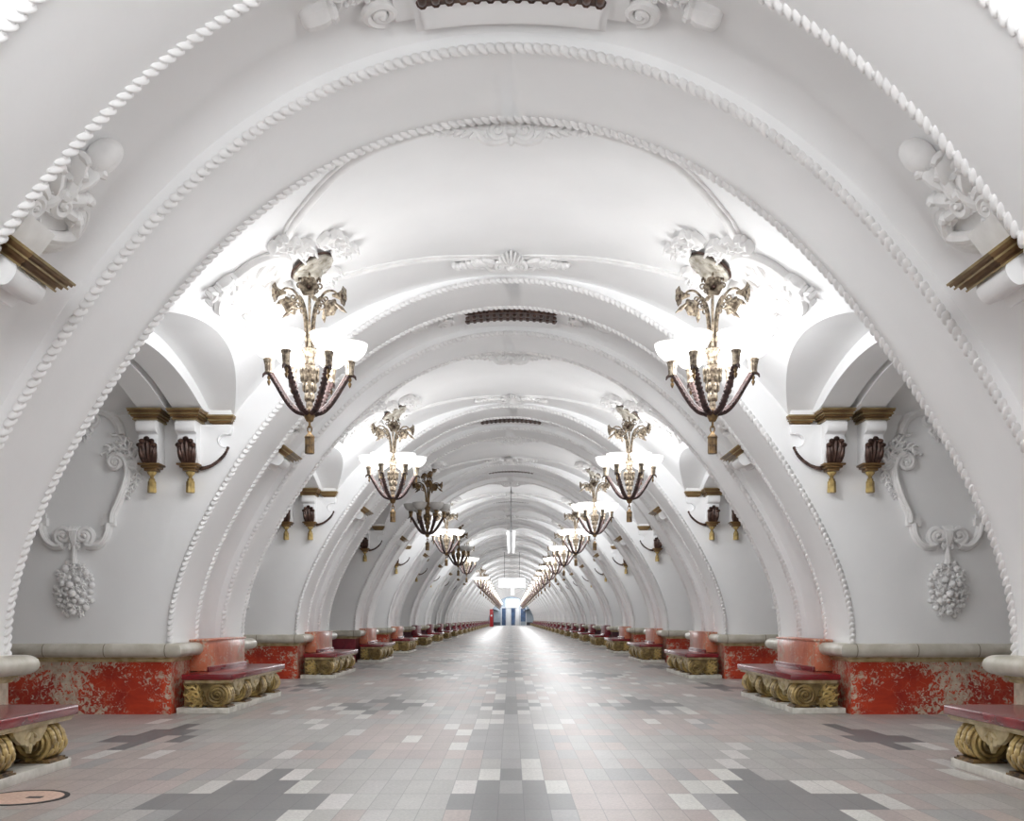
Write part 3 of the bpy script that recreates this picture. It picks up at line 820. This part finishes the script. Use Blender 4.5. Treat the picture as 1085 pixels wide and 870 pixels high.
# ------------------------------------------------------------------ rosettes where the chandeliers hang
ros = Spec('ceiling_rosette'); rn = random.Random(41)
XC = -2.13
ph_c = math.asin(XC / RB)
shell = MB()
ov = [(-.62 + .42 * math.cos(t), -.42 + .36 * math.sin(t)) for t in phis(0, 2 * PI, 36)]
band(shell, ov, .06, .03, 8); band(shell, [(-.62 + .34 * math.cos(t), -.42 + .28 * math.sin(t)) for t in phis(0, 2 * PI, 32)], .028, .03, 6)
for k in range(9):
    a = 2 * PI * k / 9; shell.ell((-.62 + .17 * math.cos(a), -.42 + .14 * math.sin(a), .03), (.14, .05, .045), a)
shell.ell((-.62, -.42, .05), (.07, .06, .05))
shell.ell((-.62, -.42, 0), (.40, .34, .03), 0, 16, 6)
ros.part('shell', shell, 'relief_plaster')
lv = MB()
for cx, cy, a0, s in ((-.30, -.80, 0, 1), (-.08, -.55, .7, 1), (-.72, -.86, 2.6, 1), (.16, -.40, .3, 1.1), (.24, -.05, .2, 1), (.10, .36, 1.2, .9), (-.30, .10, 2.4, .9), (-.62, .12, 2.9, .9), (-.75, .35, 2.2, .8), (-.38, .42, 1.8, .8)):
    pth = smooth([(cx, cy), (cx + .14 * s * math.cos(a0), cy + .14 * s * math.sin(a0)), (cx + .28 * s * math.cos(a0 + .5), cy + .28 * s * math.sin(a0 + .5))], 5)
    acanthus(lv, pth, .17 * s, 4, .02, .065, .35, True, rn)
ros.part('leaves', lv, 'relief_plaster')
an = Vector(on_bay(XC, 0))
for p in ros.parts: p[1].map(lambda u, v, w: Vector(((RB - w) * math.sin(ph_c + u / RB), v, EYE + (RB - w) * math.cos(ph_c + u / RB))) - an)
YC = BAY / 2 + .02
MISSING = {6, 7}; UNLIT = {2, 4}
for i in range(0, 14):
    for mirror, side in SIDES:
        o = ros.make(((-an.x if mirror else an.x), D(i) + YC, an.z), 0, mirror, i < 3)
        tag(o, 'white leafy plaster rosette with oval shell on the vault of the %s bay, %s side' % (nth(i), side), 'rosette', 'plaster rosettes around the chandeliers')

# ------------------------------------------------------------------ chandeliers; z = 0 at the tip of the tassel
ch = Spec('chandelier')
HT = an.z - 2.945                          # drop from the vault
NA = 6; A0 = math.radians(8)
ch.part('tassel', MB().lathe([(.012, 0), (.046, .003), (.048, .02), (.047, .165), (.052, .17), (.05, .185), (.022, .215), (.012, .238)], 20, (0, 0, 0), .06, 10), 'bronze')
lk = MB()
for zc, rot in ((.262, 0), (.315, PI / 2)):
    pts = [(.022 * math.cos(t) * math.cos(rot), .022 * math.cos(t) * math.sin(rot), zc + .036 * math.sin(t)) for t in phis(0, 2 * PI, 14)]
    lk.tube(pts, .008, 6, False)
ch.part('chain_link', lk, 'bronze')
ch.part('hub', MB().lathe([(.012, .335), (.035, .345), (.055, .385), (.06, .42), (.07, .435), (.072, .46), (.05, .475), (.03, .48)], 20), 'bronze')
vs = MB().lathe([(.034, .47), (.037, .52), (.030, .55), (.034, .60), (.046, .66), (.068, .75), (.083, .83), (.086, .87), (.075, .915), (.055, .935)], 28, (0, 0, 0), .03, 14)
for k in range(7):
    a = 2 * PI * k / 7
    for zz, rr in ((.60, .045), (.70, .066), (.80, .088), (.87, .094)):
        e = MB().ell((0, 0, 0), (.05, .022, .012), PI / 2, 7, 4)
        e.map(lambda p, q_, s_: ((rr + s_) * math.cos(a) - p * math.sin(a), (rr + s_) * math.sin(a) + p * math.cos(a), zz + q_)); vs.join(e)
vi = ch.part('vase', vs, 'lamp_gilt')
ch.part('fluted_cup', MB().lathe([(.05, .93), (.058, .945), (.05, .96), (.052, 1.0), (.062, 1.05), (.078, 1.085), (.083, 1.10), (.07, 1.115), (.03, 1.12)], 32, (0, 0, 0), .05, 16), 'lamp_gilt', vi)
for k in range(NA):
    a = A0 + 2 * PI * k / NA; ca, sa = math.cos(a), math.sin(a)
    rot = lambda r, t, z: (r * ca - t * sa, r * sa + t * ca, z)
    prof = smooth([(.05, .43), (.13, .45), (.20, .51), (.265, .60), (.33, .71), (.385, .80), (.415, .845)], 5)
    arm = MB().tube([rot(r, 0, z) for r, z in prof], [.033 - .007 * q / len(prof) for q in range(len(prof))], 8)
    arm.tube([rot(r - .012, 0, z + .02) for r, z in prof[2:-2]], .017, 6)
    for q in range(3, len(prof) - 3, 2):
        r, z = prof[q]
        for t in (-.029, .029): arm.ell(rot(r, t, z), (.014, .014, .018), 0, 6, 4)
    tip = MB().tube([rot(*p) for p in ((.40, 0, .835), (.45, 0, .845), (.475, 0, .825), (.485, 0, .795))], [.02, .02, .014, .005], 7)
    arm.join(tip)
    ai = ch.part('arm', arm, 'arm_bronze')
    cx, cy = .42 * ca, .42 * sa
    ch.part('drop', MB().lathe([(.005, .71), (.016, .735), (.02, .755), (.008, .77), (.018, .785), (.02, .80), (.008, .83)], 10, (cx, cy, 0)), 'bronze', ai)
    ch.part('socket', MB().lathe([(.02, .835), (.042, .845), (.04, .87), (.044, .93), (.054, .975), (.058, .985), (.048, .995), (.02, .998)], 24, (cx, cy, 0), .05, 12), 'lamp_gilt', ai)
    bw = [(.02, .992), (.055, 1.0), (.105, 1.025), (.15, 1.07), (.178, 1.125), (.188, 1.175), (.182, 1.178), (.17, 1.125), (.143, 1.078), (.10, 1.036), (.05, 1.012), (.01, 1.008)]
    ch.part('glass_bowl', MB().lathe(bw, 26, (cx, cy, 0)), 'lit_glass', ai)
ch.part('stem', MB().lathe([(.014, 1.11), (.014, 1.30), (.022, 1.32), (.014, 1.34), (.016, 1.72), (.034, 1.75), (.016, 1.78), (.016, HT - .12), (.034, HT - .10), (.05, HT - .05), (.02, HT)], 12), 'lamp_gilt')
for k in range(5):
    a = math.radians(-80) + 2 * PI * k / 5; ca, sa = math.cos(a), math.sin(a)
    rot = lambda r, t, z: (r * ca - t * sa, r * sa + t * ca, z)
    s1 = smooth([(.032, 1.11), (.042, 1.28), (.06, 1.46), (.10, 1.60), (.17, 1.70), (.25, 1.715), (.30, 1.68)], 5)
    b1 = MB().tube([rot(r, 0, z) for r, z in s1], [.016 - .005 * q / len(s1) for q in range(len(s1))], 7)
    for cr_, cz, r0, s_, a1 in ((.135, 1.56, .055, 1, PI * .6), (.11, 1.76, .045, -1, PI * 1.4), (.17, 1.63, .040, 1, PI)):
        sp = spiral(cr_, cz, r0, r0 * .2, 1.3, a1, s_, 16)
        b1.tube([rot(r, 0, z) for r, z in sp], .009, 6)
    for r, z, l in ((.10, 1.86, .05), (.115, 1.83, .04), (.085, 1.83, .04)):
        e = MB().ell((0, 0, 0), (.012, .012, l * .7), 0, 6, 4); e.map(lambda x, y, q_: (x + rot(r, 0, 0)[0], y + rot(r, 0, 0)[1], z + q_)); b1.join(e)
    fi = ch.part('flower_branch', b1, 'lamp_gilt')
    # trumpet flower looking outwards and slightly down
    ax = Vector((ca, sa, -.12)).normalized(); t1 = Vector((-sa, ca, 0)); t2 = ax.cross(t1)
    fl = MB(); prof = [(.014, -.05), (.022, -.02), (.034, .02), (.058, .05), (.098, .07), (.090, .078), (.046, .06), (.02, .03), (.006, .015)]
    o = Vector(rot(.30, 0, 1.66)); rows = []
    for r, h in prof:
        rows.append([o + ax * h + (t1 * math.cos(q) + t2 * math.sin(q)) * r * (1 + .1 * math.cos(6 * q)) for q in [2 * PI * kk / 24 for kk in range(24)]])
    fl.grid(rows, True)
    lf = MB().tube([rot(.27, .02, 1.59), rot(.33, .06, 1.54), rot(.38, .09, 1.50)], [.012, .026, .003], 6)
    pis = MB().ell((0, 0, 0), (.03, .024, .024)); pis.map(lambda x, y, z: o + ax * (.045 + x) + t1 * y + t2 * z)
    tf = ch.part('trumpet_flower', fl, 'lamp_gilt', fi); ch.part('flower_heart', pis, 'brown_bronze', fi); ch.part('leaf', lf, 'lamp_gilt', fi)
# canopy lying against the sloping vault
nv = Vector((-math.sin(ph_c), 0, -math.cos(ph_c)))
cano = MB().lathe([(.03, .12), (.055, .10), (.07, .06), (.13, .045), (.19, .03), (.205, .015), (.20, -.01), (.02, -.012)], 28, (0, 0, 0), .012, 14)
for k in range(12):
    a = 2 * PI * k / 12; cano.ell((.145 * math.cos(a), .145 * math.sin(a), .038), (.03, .018, .012), a)
rim = MB().lathe([(.10, -.075), (.10, -.01), (.212, -.012), (.218, -.022), (.21, -.032), (.12, -.032)], 28)  # dark ring puts the shadow gap above the canopy into colour
tx = Vector((0, 1, 0)); ty = nv.cross(tx)
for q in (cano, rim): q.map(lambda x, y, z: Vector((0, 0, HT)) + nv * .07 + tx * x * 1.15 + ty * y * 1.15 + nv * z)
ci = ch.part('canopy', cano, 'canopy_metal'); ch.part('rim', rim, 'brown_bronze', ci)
lamp = bpy.data.lights.new('chandelier_light', 'POINT'); lamp.energy = 192; lamp.color = (.95, .975, 1); lamp.shadow_soft_size = .58
lamp_b = lamp.copy(); lamp_b.energy = 270  # extra power added behind the camera, standing in for the rest of the hall
for i in range(-2, NPY):
    for mirror, side in SIDES:
        if not mirror and i in MISSING: continue
        unlit = (not mirror) and i in UNLIT
        x = (-XC if mirror else XC); y = D(i) + YC; z = 2.945
        o = ch.make((x, y, z), 0, mirror, 0 <= i < 7, {'lit_glass': 'dull_glass', 'lamp_gilt': 'bronze', 'canopy_metal': 'bronze'} if unlit else {})
        if i < 0: lab = 'bronze chandelier with lit bowls %s the camera, %s side' % ('just beside' if i == -1 else 'well behind', side)
        elif unlit: lab = 'unlit dark bronze chandelier with six dull bowls, hanging %s from the camera on the left' % ORD[i]
        else: lab = 'bronze chandelier with six glowing white bowls and tassel, %s bay from the camera, %s side' % (nth(i), side)
        tag(o, lab, 'chandelier', 'chandeliers under the vault')
        if not unlit:
            l = bpy.data.objects.new('chandelier_light', lamp_b if i < 0 else lamp); COL.objects.link(l); l.location = (x, y, z + .92)

# ------------------------------------------------------------------ lights without fittings, added over the unseen platforms
pl_ = bpy.data.lights.new('platform_fill', 'AREA'); pl_.energy = 6; pl_.shape = 'RECTANGLE'; pl_.size = 1.2; pl_.size_y = 3
for i in range(-2, 12):
    for sg in (-1, 1):
        l = bpy.data.objects.new('platform_fill', pl_); COL.objects.link(l); l.location = (sg * 9.4, D(i) + BAY / 2, 5.0)

# ------------------------------------------------------------------ manhole, hanging lights, far end
mc = Spec('manhole_cover')
mc.part('rim', MB().lathe([(.255, 0), (.29, 0), (.29, .004), (.255, .004)], 48, caps=False), 'black_iron')
di = mc.part('disc', MB().lathe([(.0001, .003), (.255, .003), (.255, 0), (.0001, 0)], 48, caps=False), 'pink_disc')
mc.part('slot', MB().box(-.05, .05, -.03, .03, .003, .0045).map(lambda x, y, z: (x + .08, y, z)), 'black_iron', di)
tag(mc.make((-3.275, 6.65, .001)), 'round pink floor cover with black rim near the nearest left bench', 'manhole cover')

tl = Spec('ceiling_light')
zt = EYE + 4.06
tl.part('cable', MB().tube([(0, -14.8, -.02), (0, 0, -.02)], .02, 6), 'black_iron', None, 0, 'thin dark cable')
for y in (-14.8, -8.0, -1.0): pass
for sx in (-.14, .14):
    tl.part('tube', MB().tube([(sx, 0, 0), (sx, 14, 0)], .07, 8), 'tube_light')
tl.part('channel', MB().box(-.07, .07, 0, 14, -.02, .06), 'white_paint')
hang = MB()
for y in (-14.8, -7.8, .1, 7, 13.9): hang.tube([(0, y, 0), (0, y, .35)], .008, 5)
tl.part('hanger', hang, 'black_iron')
tag(tl.make((0, 46.0, zt)), 'long twin white tube light with cable hanging along the vault crown', 'light fixture')

hs = Spec('hanging_panel')
pz = EYE + 2.0
pi_ = hs.part('light_box', MB().box(-.83, .83, -.06, .06, 0, .56), 'lit_panel', None, .01)
hs.part('frame', MB().box(-.86, .86, -.05, .05, -.03, 0).box(-.86, .86, -.05, .05, .56, .59).box(-.86, -.83, -.05, .05, 0, .56).box(.83, .86, -.05, .05, 0, .56), 'white_paint', pi_)
for sx in (-.47, .47): hs.part('wire', MB().tube([(sx, 0, .58), (sx, 0, 2.22)], .012, 5), 'black_iron')
tag(hs.make((.06, 62.5, pz)), 'large glowing white sign panel hung on two wires in mid hall', 'sign')
hs2 = Spec('hanging_panel')
p2 = hs2.part('light_box', MB().box(-.17, .17, -.05, .05, 0, .75), 'lit_panel', None, .01)
hs2.part('wire', MB().tube([(0, 0, .75), (0, 0, 1.75)], .012, 5), 'black_iron')
tag(hs2.make((.15, 105, EYE + 2.55)), 'narrow glowing white panel hanging behind the large one', 'sign')
p3 = Spec('sign_panel')
p3.part('light_box', MB().box(-1.2, 1.2, -.1, .1, 0, 1.45), 'lit_panel', None, .02)
p3.part('frame', MB().box(-1.25, 1.25, -.08, .12, -.05, 0).box(-1.25, 1.25, -.08, .12, 1.45, 1.5), 'white_paint')
tag(p3.make((.25, E(NPY) - .45, EYE + 2.3)), 'glowing white sign above the doors at the far end', 'sign')

sos = Spec('help_point')
sos.part('column', MB().box(-.27, .27, -.16, .16, 0, 2.75), 'red_paint', None, .03)
sos.part('screen', MB().box(.27, .34, -.16, .16, .05, 2.3), 'dark_wall', None, .01)
sos.part('white_roundel', MB().lathe([(.0001, 0), (.16, 0), (.16, .02), (.0001, .02)], 20, caps=False).map(lambda x, y, z: (x, -.16 - z, 1.75 + y)), 'white_paint')
tag(sos.make((-3.1, 157, 0)), 'tall red help column with white roundel near the far end', 'help point')

# end wall, blue lobby light put into its colour, and its three doors
ye = E(NPY)
mb = MB(); n = 40
top = [(RB * math.sin(p), ye, EYE + RB * math.cos(p)) for p in phis(-PI / 2, PI / 2, n)]
mb.box(-13, 13, ye + .02, ye + .3, 0, 6.5)
struct('wall_end', mb.mesh('end_wall', ['blue_lit_wall']))
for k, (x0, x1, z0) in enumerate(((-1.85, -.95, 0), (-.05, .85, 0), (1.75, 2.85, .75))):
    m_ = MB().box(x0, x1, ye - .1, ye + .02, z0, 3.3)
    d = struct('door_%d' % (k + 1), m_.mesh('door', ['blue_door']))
    f = MB()
    for x in (x0, x1): f.box(x - .07, x + .07, ye - .16, ye + .02, 0, 3.45)
    f.box(x0 - .07, x1 + .07, ye - .16, ye + .02, 3.3, 3.45)
    link('door_frame', f.mesh('door_frame', ['white_paint']), d)
mb = MB()
for x0, x1 in ((-.85, -.15), (.95, 1.6)): mb.box(x0, x1, ye - .3, ye, 0, 3.6)
struct('trim_6', mb.mesh('pier', ['white_paint'], None, 38, .02))
struct('baseboard_end', MB().box(-4, -2.1, ye - .06, ye, 0, .6).box(2.9, 4, ye - .06, ye, 0, .6).mesh('end_base', ['dark_wall']))
for sg, side in ((-1, 'left'), (1, 'right')):
    aw = Spec('canopy')
    aw.part('roof', MB().prism([(2.45, 2.85), (4.0, 3.3), (4.0, 3.0), (2.6, 2.75)], -1.2, 0).map(lambda u, v, w: (sg * (u - 3.2), w, v - 3.0)), 'dark_wall')
    aw.part('edge_light', MB().box(2.40, 2.5, -1.2, 0, 2.75, 2.95).map(lambda x, y, z: (sg * (x - 3.2), y, z - 3.0)), 'white_paint')
    tag(aw.make((sg * 3.2, ye - .02, 3.0)), 'small dark canopy with pale edge in the %s corner of the end wall' % side, 'canopy')
ll = bpy.data.lights.new('lobby_light', 'AREA'); ll.energy = 30; ll.color = (.75, .87, 1); ll.size = 3
l = bpy.data.objects.new('lobby_light', ll); COL.objects.link(l); l.location = (0, ye - 2.0, EYE + 3.6)

# ------------------------------------------------------------------ world, camera, colour
w = bpy.data.worlds.new('World'); scn.world = w; w.use_nodes = True
w.node_tree.nodes['Background'].inputs['Color'].default_value = (.9, .95, 1, 1)
w.node_tree.nodes['Background'].inputs['Strength'].default_value = .05
cam = bpy.data.cameras.new('Camera'); co = bpy.data.objects.new('Camera', cam); COL.objects.link(co)
co.location = (0, 0, EYE); co.rotation_euler = (PI / 2, 0, 0)
cam.sensor_fit = 'HORIZONTAL'; cam.sensor_width = 36; cam.lens = 36 * 1050 / 1085
cam.shift_y = (656 - 435) / 1085; cam.shift_x = 1 / 1085
cam.clip_end = 400; cam.clip_start = .05
scn.camera = co
scn.view_settings.view_transform = 'Standard'; scn.view_settings.look = 'None'
scn.view_settings.gamma = 1; scn.view_settings.use_curve_mapping = False
scn.view_settings.exposure = 0.0
try:
    scn.cycles.use_denoising = True
    scn.cycles.diffuse_bounces = 10; scn.cycles.max_bounces = 12; scn.cycles.glossy_bounces = 3
    scn.cycles.sample_clamp_indirect = 6
except Exception: pass
